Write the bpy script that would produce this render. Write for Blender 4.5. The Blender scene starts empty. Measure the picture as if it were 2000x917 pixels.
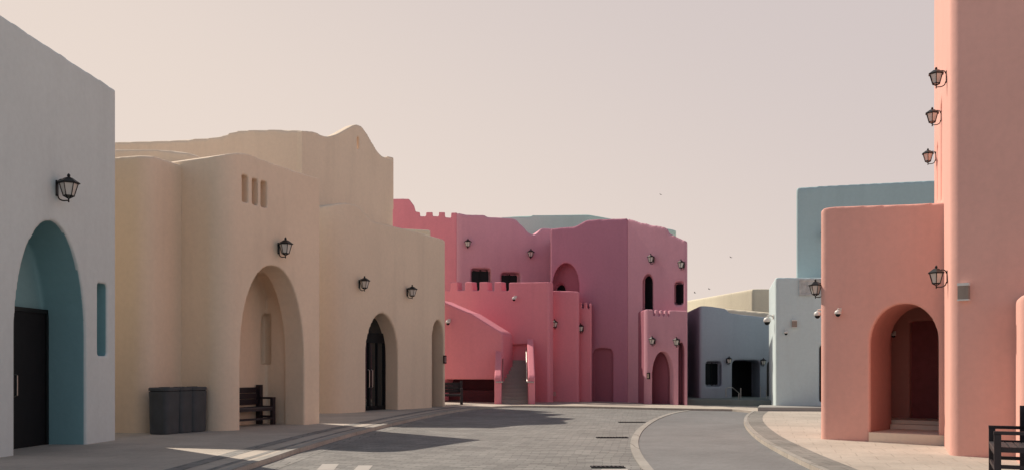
import bpy, bmesh, math, random
from mathutils import Vector, Matrix
from mathutils.geometry import tessellate_polygon
random.seed(7)
SC = bpy.context.scene
COL = SC.collection
# ------------------------------------------------------------------ camera, sky, sun, exposure
H, FPX, CX, HY = 1.5, 1800.0, 1000.0, 722.0        # eye height, focal length, horizon (in photo pixels), used to survey the place
cam = bpy.data.cameras.new('camera'); cam.sensor_width = 36; cam.lens = 36 * FPX / 2000
cam.shift_y = (HY - 458.5) / 2000; cam.clip_end = 3000; cam.clip_start = .1
co = bpy.data.objects.new('camera', cam); COL.objects.link(co)
co.location = (0, 0, H); co.rotation_euler = (math.radians(90), 0, 0); SC.camera = co

SUN_EL = math.radians(45); SX, SY = -.68, .73      # the sun stands behind the street, on the far left
W = bpy.data.worlds.new('World'); SC.world = W; W.use_nodes = True
nt = W.node_tree; nt.nodes.clear()
def N(tree, t, **k):
    n = tree.nodes.new(t)
    for a, b in k.items(): setattr(n, a, b)
    return n
def mth(tree, op, a, b=None, c=None, clamp=False):
    n = N(tree, 'ShaderNodeMath', operation=op, use_clamp=clamp)
    for i, v in enumerate((a, b, c)):
        if v is None: continue
        if isinstance(v, (int, float)): n.inputs[i].default_value = v
        else: tree.links.new(v, n.inputs[i])
    return n.outputs[0]
def mixc(tree, f, a, b, bt='MIX'):
    n = N(tree, 'ShaderNodeMix', data_type='RGBA', blend_type=bt)
    for s, v in ((n.inputs[0], f), (n.inputs[6], a), (n.inputs[7], b)):
        if isinstance(v, (int, float)): s.default_value = v
        elif isinstance(v, tuple): s.default_value = (*v, 1)
        else: tree.links.new(v, s)
    return n.outputs[2]
sky = N(nt, 'ShaderNodeTexSky', sky_type='NISHITA'); sky.sun_disc = False
sky.sun_elevation = SUN_EL; sky.sun_rotation = math.atan2(SX, SY); sky.dust_density = 4; sky.air_density = 1.2; sky.ozone_density = 1
tc = N(nt, 'ShaderNodeTexCoord'); sx = N(nt, 'ShaderNodeSeparateXYZ'); nt.links.new(tc.outputs['Generated'], sx.inputs[0])
X_, Y_, Z_ = sx.outputs
def ramp01(v, a, b):
    n = N(nt, 'ShaderNodeMapRange', interpolation_type='SMOOTHSTEP'); nt.links.new(v, n.inputs[0])
    n.inputs[1].default_value = a; n.inputs[2].default_value = b; n.inputs[3].default_value = 0; n.inputs[4].default_value = 1
    return n.outputs[0]
toward = ramp01(mth(nt, 'ADD', Y_, mth(nt, 'MULTIPLY', X_, .45)), -.45, .55)   # hazy glow ahead, widened to the right to brighten the left facades
high = ramp01(Z_, .36, .80)
f = mth(nt, 'MULTIPLY', toward, mth(nt, 'SUBTRACT', 1, mth(nt, 'MULTIPLY', high, .92)))
g = ramp01(mth(nt, 'ADD', mth(nt, 'MULTIPLY', X_, .55), Z_), .0, .6)
S = 9.05
haze = mixc(nt, g, (.80 * S, .685 * S, .61 * S), (.63 * S, .555 * S, .545 * S))
mult = mixc(nt, 1.0, sky.outputs[0], (.50, .56, .56), 'MULTIPLY')
dull = mixc(nt, .5, mult, (1.2, 1.95, 2.9))
band = mth(nt, 'MULTIPLY', mth(nt, 'SUBTRACT', 1, ramp01(Z_, .08, .65)), .95)      # the hazy band runs all round the horizon
dull = mixc(nt, band, dull, (7.4, 7.5, 7.8))
res = mixc(nt, f, dull, haze)
bg = N(nt, 'ShaderNodeBackground'); bg.inputs[1].default_value = .1
nt.links.new(res, bg.inputs[0]); wo = N(nt, 'ShaderNodeOutputWorld'); nt.links.new(bg.outputs[0], wo.inputs[0])
sl = bpy.data.lights.new('sun', 'SUN'); sl.energy = 4.1; sl.angle = math.radians(.5); sl.color = (1, .88, .74)
so = bpy.data.objects.new('sun', sl); COL.objects.link(so); so.location = (-30, 40, 40)
so.rotation_euler = Vector((-SX * math.cos(SUN_EL), -SY * math.cos(SUN_EL), -math.sin(SUN_EL))).to_track_quat('-Z', 'Y').to_euler()
SC.view_settings.view_transform = 'Standard'; SC.view_settings.look = 'None'; SC.view_settings.exposure = .18; SC.view_settings.gamma = 1
SC.view_settings.use_curve_mapping = False
SC.cycles.max_bounces = 8; SC.cycles.diffuse_bounces = 5
try: SC.cycles.use_denoising = True
except Exception: pass

# ------------------------------------------------------------------ materials
def stucco(name, col, var=.45, col2=None, bump=.35, rough=.9, stain=.35):
    m = bpy.data.materials.new(name); m.use_nodes = True; t = m.node_tree; b = t.nodes['Principled BSDF']
    tcn = N(t, 'ShaderNodeTexCoord'); o = tcn.outputs['Object']
    def noise(scale, detail, vec=None, rough_=.55):
        n = N(t, 'ShaderNodeTexNoise'); n.inputs['Scale'].default_value = scale; n.inputs['Detail'].default_value = detail
        n.inputs['Roughness'].default_value = rough_; t.links.new(vec or o, n.inputs['Vector']); return n.outputs[0]
    mp = N(t, 'ShaderNodeMapping'); mp.inputs['Scale'].default_value = (1.6, 1.6, .16); t.links.new(o, mp.inputs[0])
    streak = noise(1.0, 5, mp.outputs[0]); cloud = noise(.35, 4); grain = noise(9, 6)
    c2 = col2 or tuple(c * .86 for c in col)
    mr = N(t, 'ShaderNodeMapRange'); t.links.new(cloud, mr.inputs[0]); mr.inputs[1].default_value = .35; mr.inputs[2].default_value = .65
    c = mixc(t, mr.outputs[0], col, tuple(a * (1 - var) + b_ * var for a, b_ in zip(col, c2)) if col2 is None else c2)
    ms = N(t, 'ShaderNodeMapRange'); t.links.new(streak, ms.inputs[0]); ms.inputs[1].default_value = .5; ms.inputs[2].default_value = .8; ms.inputs[4].default_value = stain
    c = mixc(t, ms.outputs[0], c, tuple(a * .72 for a in col))
    mg = N(t, 'ShaderNodeMapRange'); t.links.new(grain, mg.inputs[0]); mg.inputs[3].default_value = .93; mg.inputs[4].default_value = 1.07
    c = mixc(t, 1.0, c, mg.outputs[0], 'MULTIPLY')
    t.links.new(c, b.inputs['Base Color']); b.inputs['Roughness'].default_value = rough
    b.inputs['Specular IOR Level'].default_value = .25
    bp = N(t, 'ShaderNodeBump'); bp.inputs['Strength'].default_value = bump; bp.inputs['Distance'].default_value = .03
    add = mth(t, 'ADD', noise(2.2, 3), mth(t, 'MULTIPLY', noise(26, 5), .22)); t.links.new(add, bp.inputs['Height'])
    t.links.new(bp.outputs[0], b.inputs['Normal'])
    return m
def plain(name, col, rough=.5, metal=0, spec=.4, var=.12, scale=6, trans=0, bump=0):
    m = bpy.data.materials.new(name); m.use_nodes = True; t = m.node_tree; b = t.nodes['Principled BSDF']
    tcn = N(t, 'ShaderNodeTexCoord'); n = N(t, 'ShaderNodeTexNoise'); n.inputs['Scale'].default_value = scale; n.inputs['Detail'].default_value = 4
    t.links.new(tcn.outputs['Object'], n.inputs['Vector'])
    mg = N(t, 'ShaderNodeMapRange'); t.links.new(n.outputs[0], mg.inputs[0]); mg.inputs[1].default_value = .3; mg.inputs[2].default_value = .7
    mg.inputs[3].default_value = 1 - var; mg.inputs[4].default_value = 1 + var
    t.links.new(mixc(t, 1.0, col, mg.outputs[0], 'MULTIPLY'), b.inputs['Base Color'])
    b.inputs['Roughness'].default_value = rough; b.inputs['Metallic'].default_value = metal; b.inputs['Specular IOR Level'].default_value = spec
    b.inputs['Transmission Weight'].default_value = trans
    if bump:
        bp = N(t, 'ShaderNodeBump'); bp.inputs['Strength'].default_value = bump; bp.inputs['Distance'].default_value = .01
        t.links.new(n.outputs[0], bp.inputs['Height']); t.links.new(bp.outputs[0], b.inputs['Normal'])
    return m
def paving(name, col, col2, mortar, bw, bh, rot=0, var=.5, msize=.012, rough=.8, dirt=.3):
    m = bpy.data.materials.new(name); m.use_nodes = True; t = m.node_tree; b = t.nodes['Principled BSDF']
    tcn = N(t, 'ShaderNodeTexCoord'); mp = N(t, 'ShaderNodeMapping'); mp.inputs['Rotation'].default_value = (0, 0, rot)
    nw = N(t, 'ShaderNodeTexNoise'); nw.inputs['Scale'].default_value = .35; nw.inputs['Detail'].default_value = 2
    t.links.new(tcn.outputs['Object'], nw.inputs['Vector'])
    va = N(t, 'ShaderNodeVectorMath', operation='SCALE'); t.links.new(nw.outputs[1], va.inputs[0]); va.inputs[3].default_value = .35
    vb = N(t, 'ShaderNodeVectorMath', operation='ADD'); t.links.new(tcn.outputs['Object'], vb.inputs[0]); t.links.new(va.outputs[0], vb.inputs[1])
    t.links.new(vb.outputs[0], mp.inputs[0])
    br = N(t, 'ShaderNodeTexBrick'); t.links.new(mp.outputs[0], br.inputs[0])
    br.inputs['Color1'].default_value = (*col, 1); br.inputs['Color2'].default_value = (*col2, 1); br.inputs['Mortar'].default_value = (*mortar, 1)
    br.inputs['Scale'].default_value = 1; br.inputs['Brick Width'].default_value = bw; br.inputs['Row Height'].default_value = bh
    br.inputs['Mortar Size'].default_value = msize; br.inputs['Mortar Smooth'].default_value = .3; br.inputs['Bias'].default_value = 0
    n1 = N(t, 'ShaderNodeTexNoise'); n1.inputs['Scale'].default_value = .5; n1.inputs['Detail'].default_value = 7; n1.inputs['Roughness'].default_value = .65
    t.links.new(tcn.outputs['Object'], n1.inputs['Vector'])
    mr = N(t, 'ShaderNodeMapRange'); t.links.new(n1.outputs[0], mr.inputs[0]); mr.inputs[1].default_value = .35; mr.inputs[2].default_value = .7
    mr.inputs[3].default_value = 1 + dirt * .35; mr.inputs[4].default_value = 1 - dirt
    c = mixc(t, 1.0, br.outputs[0], mr.outputs[0], 'MULTIPLY')
    n2 = N(t, 'ShaderNodeTexNoise'); n2.inputs['Scale'].default_value = 14; n2.inputs['Detail'].default_value = 5
    t.links.new(tcn.outputs['Object'], n2.inputs['Vector'])
    m2 = N(t, 'ShaderNodeMapRange'); t.links.new(n2.outputs[0], m2.inputs[0]); m2.inputs[3].default_value = .82; m2.inputs[4].default_value = 1.18
    c = mixc(t, 1.0, c, m2.outputs[0], 'MULTIPLY')
    t.links.new(c, b.inputs['Base Color']); b.inputs['Roughness'].default_value = rough; b.inputs['Specular IOR Level'].default_value = .25
    bp = N(t, 'ShaderNodeBump'); bp.inputs['Strength'].default_value = .5; bp.inputs['Distance'].default_value = .012
    hh = mth(t, 'SUBTRACT', mth(t, 'MULTIPLY', n2.outputs[0], .5), br.outputs['Fac']); t.links.new(hh, bp.inputs['Height'])
    t.links.new(bp.outputs[0], b.inputs['Normal'])
    return m

M = dict(
    blue=stucco('pale_blue_plaster', (.65, .70, .695)), teal=stucco('teal_plaster', (.23, .40, .43)),
    cream=stucco('cream_plaster', (.82, .66, .51)),
    pink=stucco('pink_plaster', (.79, .285, .34)), mauve_shaded=stucco('shaded_mauve_plaster', (.50, .215, .295)), mauve=stucco('mauve_pink_plaster', (.68, .345, .415)), slate=stucco('slate_blue_plaster', (.32, .34, .41)),
    pale=stucco('pale_blue_grey_plaster', (.60, .70, .71)), tealtall=stucco('dusty_teal_plaster', (.42, .545, .565)),
    mint=stucco('mint_plaster', (.56, .70, .63)), salmon=stucco('salmon_plaster', (.81, .44, .37)),
    yellow=stucco('straw_plaster', (.74, .66, .52)), maroon=stucco('maroon_shade', (.085, .025, .035)),
    road=paving('road_pavers', (.185, .18, .174), (.275, .267, .252), (.125, .12, .118), .32, .16, math.radians(8), dirt=.2, msize=.008),
    asphalt=paving('lane_setts', (.215, .214, .216), (.195, .194, .196), (.17, .168, .165), .22, .11, math.radians(-20), msize=.006, dirt=.2),
    walk=paving('pavement_slabs', (.50, .445, .385), (.48, .425, .365), (.37, .325, .275), .6, .6, math.radians(15), msize=.008, dirt=.22),
    kerb=paving('kerb_stone', (.37, .35, .32), (.34, .32, .29), (.2, .18, .16), .9, 5, 0, dirt=.25),
    band=paving('dark_edging', (.25, .24, .23), (.28, .27, .25), (.1, .1, .1), .4, .4, 0, dirt=.3),
    earth=paving('ground_dust', (.36, .31, .25), (.34, .29, .235), (.3, .26, .21), 3, 3, 0, dirt=.3),
    step=stucco('pale_sunlit_stone', (.78, .66, .54), stain=.15), terra=stucco('terracotta_plaster', (.56, .24, .20)), mark=stucco('pale_paver', (.46, .43, .40)), doorglass=plain('door_glass', (.01, .014, .017), .05, 0, .9, .1), black=plain('black_iron', (.012, .012, .013), .45, .3),
    bin=plain('bin_grey', (.062, .066, .072), .6, 0, .3, .15, 3), wood=plain('black_wood', (.022, .015, .019), .55, 0, .4, .3, 5, bump=.3),
    door=plain('dark_door', (.011, .011, .013), .55, 0, .15), glass=plain('dark_glass', (.008, .010, .013), .35, 0, .12, .1),
    frost=plain('frosted_lamp_glass', (.62, .58, .53), .35, 0, .5, .05), white=plain('white_plastic', (.72, .70, .66), .4, 0, .5, .04),
    steel=plain('brushed_steel', (.45, .43, .40), .3, .9), stepg=stucco('stair_stone', (.38, .335, .30), stain=.5),
    reddoor=plain('dark_red_door', (.26, .055, .055), .55), panel=plain('grey_carved_stone', (.52, .53, .52), .8, var=.2, bump=.5),
    plum_dark=stucco('dark_plum_plaster', (.36, .125, .17)),
)

# ------------------------------------------------------------------ surveying helpers: from a place on the photograph to metres
def P(px, py, z=0.0):
    d = (H - z) * FPX / (py - HY); return Vector(((px - CX) / FPX * d, d, z))
def G(px, d, z=0.0): return Vector(((px - CX) / FPX * d, d, z))
def ZZ(py, d): return H + (HY - py) * d / FPX
class Facade:
    """a vertical plane from a to b; s runs along it, t goes into the building along e, z up"""
    def __init__(s, a, b, e=None):
        s.a = Vector((a[0], a[1], 0)); d = Vector((b[0] - a[0], b[1] - a[1], 0)); s.L = d.length; s.u = d.normalized()
        s.n = Vector((-s.u.y, s.u.x, 0)); s.e = Vector((e[0], e[1], 0)).normalized() if e is not None else s.n
    def W(s, ss, t, z): return s.a + s.u * ss + s.e * t + Vector((0, 0, z))
    def sd(s, px, t=0):
        k = (px - CX) / FPX; o = s.a + s.e * t          # o + s u = d (k,1)
        det = s.u.x * (-1) - (-k) * s.u.y               # [u.x -k; u.y -1][s d] = -o
        ss = ((-o.x) * (-1) - (-k) * (-o.y)) / det; d = o.y + ss * s.u.y
        return ss, d
    def sz(s, px, py, t=0):
        ss, d = s.sd(px, t); return ss, ZZ(py, d)
def arch_poly(F, pl, pr, ptop, pspring, t=0, p=2.0, zb=-.5, n=20, lean=0):
    s0, d0 = F.sd(pl, t); s1, d1 = F.sd(pr, t); dm = (d0 + d1) / 2; zt = ZZ(ptop, dm); zs = ZZ(pspring, dm)
    return arch_sz(s0, s1, zb, zs, zt, p, n)
def arch_sz(s0, s1, zb, zs, zt, p=2.0, n=20):
    c, a = (s0 + s1) / 2, (s1 - s0) / 2; pts = [(s0, zb), (s1, zb)]
    for i in range(n + 1):
        th = math.pi * i / n; x = math.cos(th); y = math.sin(th)
        pts.append((c + a * math.copysign(abs(x) ** (2 / p), x), zs + (zt - zs) * abs(y) ** (2 / p)))
    return pts
def rect_poly(F, pl, pr, pt, pb, t=0):
    s0, d0 = F.sd(pl, t); s1, d1 = F.sd(pr, t); dm = (d0 + d1) / 2
    z0 = -.5 if pb is None else ZZ(pb, dm); z1 = ZZ(pt, dm)
    return [(s0, z0), (s1, z0), (s1, z1), (s0, z1)]
def catmull(pts, k=6):
    out = []
    for i in range(len(pts) - 1):
        p0 = pts[max(i - 1, 0)]; p1 = pts[i]; p2 = pts[i + 1]; p3 = pts[min(i + 2, len(pts) - 1)]
        for j in range(k):
            t = j / k
            out.append(tuple(.5 * (2 * p1[c] + (p2[c] - p0[c]) * t + (2 * p0[c] - 5 * p1[c] + 4 * p2[c] - p3[c]) * t * t + (3 * p1[c] - p0[c] - 3 * p2[c] + p3[c]) * t ** 3) for c in range(len(p1))))
    out.append(tuple(pts[-1])); return out

# ------------------------------------------------------------------ object helpers
def tag(o, label=None, cat=None, group=None, kind=None):
    if label: o['label'] = label
    if cat: o['category'] = cat
    if group: o['group'] = group
    if kind: o['kind'] = kind
    return o
def thing(name, loc, label, cat, group=None, rz=0):
    o = bpy.data.objects.new(name, None); COL.objects.link(o); o.location = loc; o.rotation_euler = (0, 0, rz)
    o.empty_display_size = .3
    return tag(o, label, cat, group)
def link(name, me, mats, root=None, world=True, smooth=False):
    for m in (mats if isinstance(mats, (list, tuple)) else [mats]): me.materials.append(m)
    o = bpy.data.objects.new(name, me); COL.objects.link(o)
    if root is not None:
        o.parent = root
        if world:                                             # vertices came in world metres: express them from the thing's base
            base = Vector((0, 0, 0)); r = root
            while r is not None: base += r.location; r = r.parent
            me.transform(Matrix.Translation(-base))
    if smooth:
        for p in me.polygons: p.use_smooth = True
    return o
def bm_mesh(bm, name):
    bmesh.ops.recalc_face_normals(bm, faces=bm.faces[:]); me = bpy.data.meshes.new(name); bm.to_mesh(me); bm.free(); return me
def obj(name, bm, mat, root=None, smooth=False, world=True): return link(name, bm_mesh(bm, name), mat, root, world, smooth)
def prism(bm, F, poly, t0, t1):
    a = [bm.verts.new(F.W(s, t0, z)) for s, z in poly]; b = [bm.verts.new(F.W(s, t1, z)) for s, z in poly]
    n = len(poly); bm.faces.new(a); bm.faces.new(b[::-1])
    for i in range(n): bm.faces.new((a[i], b[i], b[(i + 1) % n], a[(i + 1) % n]))
    return a, b
def box(bm, c, size, mat=None):
    r = bmesh.ops.create_cube(bm, size=1); vs = r['verts']
    for v in vs: v.co = Vector((v.co.x * size[0], v.co.y * size[1], v.co.z * size[2])) + Vector(c)
    if mat is not None:
        for v in vs: v.co = mat @ v.co
    return vs
def tube(bm, pts, r, n=8):
    pts = [Vector(p) for p in pts]; rings = []
    for i, p in enumerate(pts):
        d = (pts[min(i + 1, len(pts) - 1)] - pts[max(i - 1, 0)]).normalized()
        up = Vector((0, 0, 1)) if abs(d.z) < .9 else Vector((0, 1, 0))
        a = d.cross(up).normalized(); b = d.cross(a)
        rings.append([bm.verts.new(p + (a * math.cos(2 * math.pi * k / n) + b * math.sin(2 * math.pi * k / n)) * r) for k in range(n)])
    for i in range(len(rings) - 1):
        for k in range(n): bm.faces.new((rings[i][k], rings[i][(k + 1) % n], rings[i + 1][(k + 1) % n], rings[i + 1][k]))
    bm.faces.new(rings[0]); bm.faces.new(rings[-1][::-1])
def lathe(bm, prof, n=6, c=(0, 0), ph=0):
    rings = []
    for r, z in prof:
        rings.append([bm.verts.new((c[0] + r * math.cos(ph + 2 * math.pi * k / n), c[1] + r * math.sin(ph + 2 * math.pi * k / n), z)) for k in range(n)])
    for i in range(len(rings) - 1):
        for k in range(n): bm.faces.new((rings[i][k], rings[i][(k + 1) % n], rings[i + 1][(k + 1) % n], rings[i + 1][k]))
    bm.faces.new(rings[0]); bm.faces.new(rings[-1])

def adobe(name, F, top, depth, root, mats, cuts=(), vox=.06, smooth=7, rl=.3, rr=.3, zb=-.4, curve=True, reveal=None, t0=0.0, slab=None):
    """a hand-plastered mass: outline with a free top line, openings cut out, every edge softened"""
    prof = catmull(top) if curve else list(top)
    poly = [(prof[0][0], zb), (prof[-1][0], zb)] + prof[::-1]
    bm = bmesh.new(); a, b = prism(bm, F, poly, t0, t0 + depth)
    o = bpy.data.objects.new('tmp', bm_mesh(bm, 'tmp')); COL.objects.link(o)
    tmp = []
    corner = []
    for r_, s0_, sg in ((rl, prof[0][0], 1), (rr, prof[-1][0], -1)):
        if r_ <= 0: continue
        st_ = [(-.6, -.6), (r_, -.6)] + [(r_ - r_ * math.sin(math.pi / 2 * i / 10), r_ - r_ * math.cos(math.pi / 2 * i / 10)) for i in range(11)] + [(-.6, r_)]
        corner.append([(s0_ + sg * x, t0 + y) for x, y in st_])
    for it in list(cuts) + corner:
        cb = bmesh.new()
        if isinstance(it, tuple): prism(cb, F, *it)
        else:                                               # round a vertical corner: everything outside the quarter circle goes
            lo = [cb.verts.new(F.W(x, y, -2)) for x, y in it]; hi = [cb.verts.new(F.W(x, y, 14)) for x, y in it]
            cb.faces.new(lo); cb.faces.new(hi[::-1])
            for i in range(len(it)): cb.faces.new((lo[i], hi[i], hi[(i + 1) % len(it)], lo[(i + 1) % len(it)]))
        c = bpy.data.objects.new('tmpc', bm_mesh(cb, 'tmpc')); COL.objects.link(c); tmp.append(c)
        md = o.modifiers.new('b', 'BOOLEAN'); md.operation = 'DIFFERENCE'; md.object = c; md.solver = 'EXACT'
    md = o.modifiers.new('r', 'REMESH'); md.mode = 'VOXEL'; md.voxel_size = vox; md.use_smooth_shade = True
    md = o.modifiers.new('s', 'SMOOTH'); md.factor = .5; md.iterations = smooth
    dg = bpy.context.evaluated_depsgraph_get(); dg.update()
    me = bpy.data.meshes.new_from_object(o.evaluated_get(dg))
    ztop = max(z for _, z in prof) + .15; smin = min(p_[0] for p_ in prof) - .2; smax = max(p_[0] for p_ in prof) + .2
    zs_ = [v.co.z for v in me.vertices]; ds = [(v.co - F.a).dot(F.u) for v in me.vertices] if F.e == F.n else [smin + .1]
    if not zs_ or max(zs_) > ztop or min(ds) < smin or max(ds) > smax:      # the cut went wrong: leave the vertical corners to the smoothing
        print('CUT FAILED', name, round(ztop, 2), len(zs_) and round(max(zs_), 2), round(min(ds), 2), round(max(ds), 2))
        for t in tmp + [o]: bpy.data.objects.remove(t)
        return adobe(name, F, top, depth, root, mats, cuts, vox, smooth, 0, 0, zb, curve, reveal, t0) if rl or rr else None
    for t in tmp + [o]: bpy.data.objects.remove(t)
    me.materials.clear()
    w = link(name, me, mats, root, True, True)
    if reveal:                                              # faces within the given bounds take the second colour
        Fi = Matrix(((F.u.x, F.e.x), (F.u.y, F.e.y))).inverted(); off = Vector((0, 0, 0)); r = root
        while r is not None: off += r.location; r = r.parent
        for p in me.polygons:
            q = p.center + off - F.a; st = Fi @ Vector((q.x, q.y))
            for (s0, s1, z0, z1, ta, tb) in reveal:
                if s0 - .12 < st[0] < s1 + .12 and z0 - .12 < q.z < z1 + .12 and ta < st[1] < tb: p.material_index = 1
    return w
def pane(name, F, poly, t, mat, root, th=.05, grow=.05):
    cx = sum(p[0] for p in poly) / len(poly); cz = sum(p[1] for p in poly) / len(poly)
    g = [(cx + (s - cx) * (1 + grow), cz + (z - cz) * (1 + grow)) for s, z in poly]
    bm = bmesh.new(); prism(bm, F, g, t - th, t); return obj(name, bm, mat, root)
def bars(name, F, rects, t0, t1, mat, root):
    bm = bmesh.new()
    for s0, s1, z0, z1 in rects: prism(bm, F, [(s0, z0), (s1, z0), (s1, z1), (s0, z1)], t0, t1)
    return obj(name, bm, mat, root)

# ------------------------------------------------------------------ ground, road, pavements
ZR = -.08
def up(bm):
    bm.normal_update(); bmesh.ops.reverse_faces(bm, faces=[f for f in bm.faces if f.normal.z < -.5])
def sheet(name, pts, z, mat, kind='structure'):
    bm = bmesh.new(); vs = [bm.verts.new((p[0], p[1], z)) for p in pts]; bm.faces.new(vs)
    bmesh.ops.triangulate(bm, faces=bm.faces[:]); up(bm); me = bpy.data.meshes.new(name); bm.to_mesh(me); bm.free()
    return tag(link(name, me, mat), kind=kind)
def ribbon(name, pts, o0, o1, z, mat, zb=None):
    pts = [Vector((p[0], p[1])) for p in pts]; bm = bmesh.new(); A = []; B = []
    for i, p in enumerate(pts):
        d = (pts[min(i + 1, len(pts) - 1)] - pts[max(i - 1, 0)]).normalized(); n = Vector((-d.y, d.x))
        A.append(p + n * o0); B.append(p + n * o1)
    rows = []
    for L_ in ([A, B] if zb is None else [A, A, B, B]): rows.append(L_)
    zs = [z, z] if zb is None else [zb, z, z, zb]
    vv = [[bm.verts.new((p.x, p.y, zz)) for p in L_] for L_, zz in zip(rows, zs)]
    for r in range(len(vv) - 1):
        for i in range(len(pts) - 1): bm.faces.new((vv[r][i], vv[r][i + 1], vv[r + 1][i + 1], vv[r + 1][i]))
    up(bm); me = bpy.data.meshes.new(name); bm.to_mesh(me); bm.free()
    return tag(link(name, me, mat), kind='structure')
sheet('ground', [(-600, -200), (600, -200), (600, 1500), (-600, 1500)], -.1, M['earth'])
sheet('road', [(-30, -30), (30, -30), (30, 60), (-30, 60)], ZR, M['road'])
left_px = [(-900, 1500), (-300, 1230), (0, 1100), (250, 1005), (400, 948), (491, 915), (533, 901), (594, 880), (700, 848), (800, 823), (880, 806), (935, 798)]
far_px = [(1000, 794.5), (1150, 796), (1310, 800), (1430, 802)]
right_px = [(1470, 806), (1458, 814), (1453, 824), (1458, 838), (1480, 860), (1530, 890), (1600, 925), (1700, 975), (1850, 1060), (2200, 1300)]
def PZ(l, z=ZR): return [tuple(P(x, y, z)[:2]) for x, y in l]
Lp = catmull(PZ(left_px), 5); Rp = catmull(PZ(right_px), 5); Fp = PZ(far_px)
inner = Lp + Fp + Rp
outer = [(Rp[-1][0], -30), (60, -30), (60, 75), (-60, 75), (-60, -30), (Lp[0][0], -30)]
bm = bmesh.new(); pts = inner + outer
top = [bm.verts.new((x, y, 0)) for x, y in pts]
for tri in tessellate_polygon([[Vector((x, y, 0)) for x, y in pts]]): bm.faces.new([top[i] for i in tri])
bot = [bm.verts.new((x, y, ZR - .01)) for x, y in inner]
for i in range(len(inner) - 1): bm.faces.new((top[i], top[i + 1], bot[i + 1], bot[i]))
up(bm)
me = bpy.data.meshes.new('pavement'); bm.to_mesh(me); bm.free(); pv = link('pavement', me, M['walk']); tag(pv, kind='structure')
ribbon('kerb', Lp, .004, .17, .012, M['kerb'], ZR - .005)
ribbon('gutter', Lp, -.42, -.06, ZR + .004, M['band'])
ribbon('edging_band', Lp, .75, 1.05, .004, M['band'])
ribbon('edging_band', Lp, .30, .42, .004, M['band'])
ribbon('kerb', Rp, .004, .1, .012, M['kerb'], ZR - .005)
ribbon('edging_band', Rp, .12, .55, .004, paving('grey_edging', (.27, .255, .235), (.24, .23, .21), (.16, .15, .14), .4, .4))
div_px = [(1420, 1150), (1330, 1010), (1293, 955), (1265, 917), (1246, 890), (1239, 868), (1243, 850), (1256, 834), (1281, 818), (1312, 807), (1345, 801)]
Dp = catmull(PZ(div_px), 5)
ln = Dp + [t for t in Fp[-1:]] + Rp[:-1] + [(Dp[0][0], Rp[-2][1])]
sheet('lane', ln, ZR + .004, M['asphalt'])
ribbon('lane_edge', Dp, -.085, .085, ZR + .02, M['kerb'], ZR)
for a, b, c, d in ((622, 905, 656, 917), (692, 908, 722, 920), (1168, 915, 1222, 925)):
    q = [P(a + 8, b, ZR), P(c + 6, b, ZR), P(c - 4, d, ZR), P(a - 4, d, ZR)]
    sheet('road_marking', [p[:2] for p in q], ZR + .004, M['mark'])
for i, (px, py, w, where) in enumerate(((1233, 824, .85, 'farthest up the road'), (1195, 854, .80, 'midway along the road'), (1187, 912, .60, 'nearest, beside the pale paver'))):
    c = P(px, py, ZR); g = thing('drain_grate', (c.x, c.y, ZR + .004), 'dark slotted drain grate in the pavers, ' + where, 'drain grate', 'drain grates down the road')
    bm = bmesh.new(); box(bm, (0, 0, .002), (w * .9, .2, .006)); obj('sump', bm, M['door'], g, world=False)
    bm = bmesh.new()
    for k in range(int(w / .07)): box(bm, (-w * .42 + k * .07, 0, .01), (.025, .2, .012))
    box(bm, (0, .11, .008), (w * .92, .02, .016)); box(bm, (0, -.11, .008), (w * .92, .02, .016)); obj('grille', bm, M['black'], g, world=False)

# ------------------------------------------------------------------ pale blue house, left
FB = Facade((-9.26, 9.6), G(227, 19.85)); s_end = FB.L
r = thing('plaster_house', (-9.2, 14, 0), 'tall pale blue house with teal pointed arch at the left edge', 'house')
arch = arch_poly(FB, 28, 168, 431, 650, p=1.95)
sl_ = rect_poly(FB, 191.5, 210, 553, 694); sc_ = s_end
sA, sB = arch[0][0], arch[1][0]
topz = [(-.5, 7.75), (s_end * .3, 7.7), (s_end * .6, 7.62), (s_end * .85, 7.55), (s_end, 7.52)]
wb = adobe('wall', FB, topz, 9, r, [M['blue'], M['teal'], stucco('dun_low_bounce_plaster', (.40, .35, .27))], [(arch, -.5, .9), (sl_, -.5, .32)], vox=.035, rl=0, rr=.06, smooth=2,
      reveal=[(sA, sB, -1, 4.4, .05, .99), (sl_[0][0], sl_[1][0], sl_[0][1], sl_[2][1], .05, .5)])
for p in wb.data.polygons:                                  # unseen rear wall coloured dun to throw less light on the cream house
    if p.normal.dot(FB.u) > .9 and p.center.y + r.location.y > 19.6: p.material_index = 2
Fn = Facade((-10.6, -6), (-9.262, 9.6)); adobe('wall', Fn, [(0, 7.8), (Fn.L, 7.75)], 9, r, M['blue'], vox=.14, smooth=2, rl=0, rr=0)
zdt = 2.72; m_ = (sA + sB) / 2
tagd = obj('door', (lambda b: (prism(b, FB, [(sA - .05, 0), (sB + .05, 0), (sB + .05, zdt), (sA - .05, zdt)], .80, .9), b)[1])(bmesh.new()), M['door'], r)
for s in (m_ + .08, m_ - .08):
    dh = bmesh.new(); tube(dh, [FB.W(s, .80, 1.0), FB.W(s, .75, 1.02), FB.W(s, .75, 1.4), FB.W(s, .80, 1.42)], .014)
    h_ = obj('handle', dh, M['steel']); h_.parent = tagd; h_.data.transform(Matrix.Translation(-r.location))
bars('door_frame', FB, [(sA, sA + .08, 0, zdt), (sB - .1, sB - .02, 0, zdt), (m_ - .03, m_ + .03, 0, zdt - .08), (sA, sB, zdt - .08, zdt)], .77, .80, M['black'], r)

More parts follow.
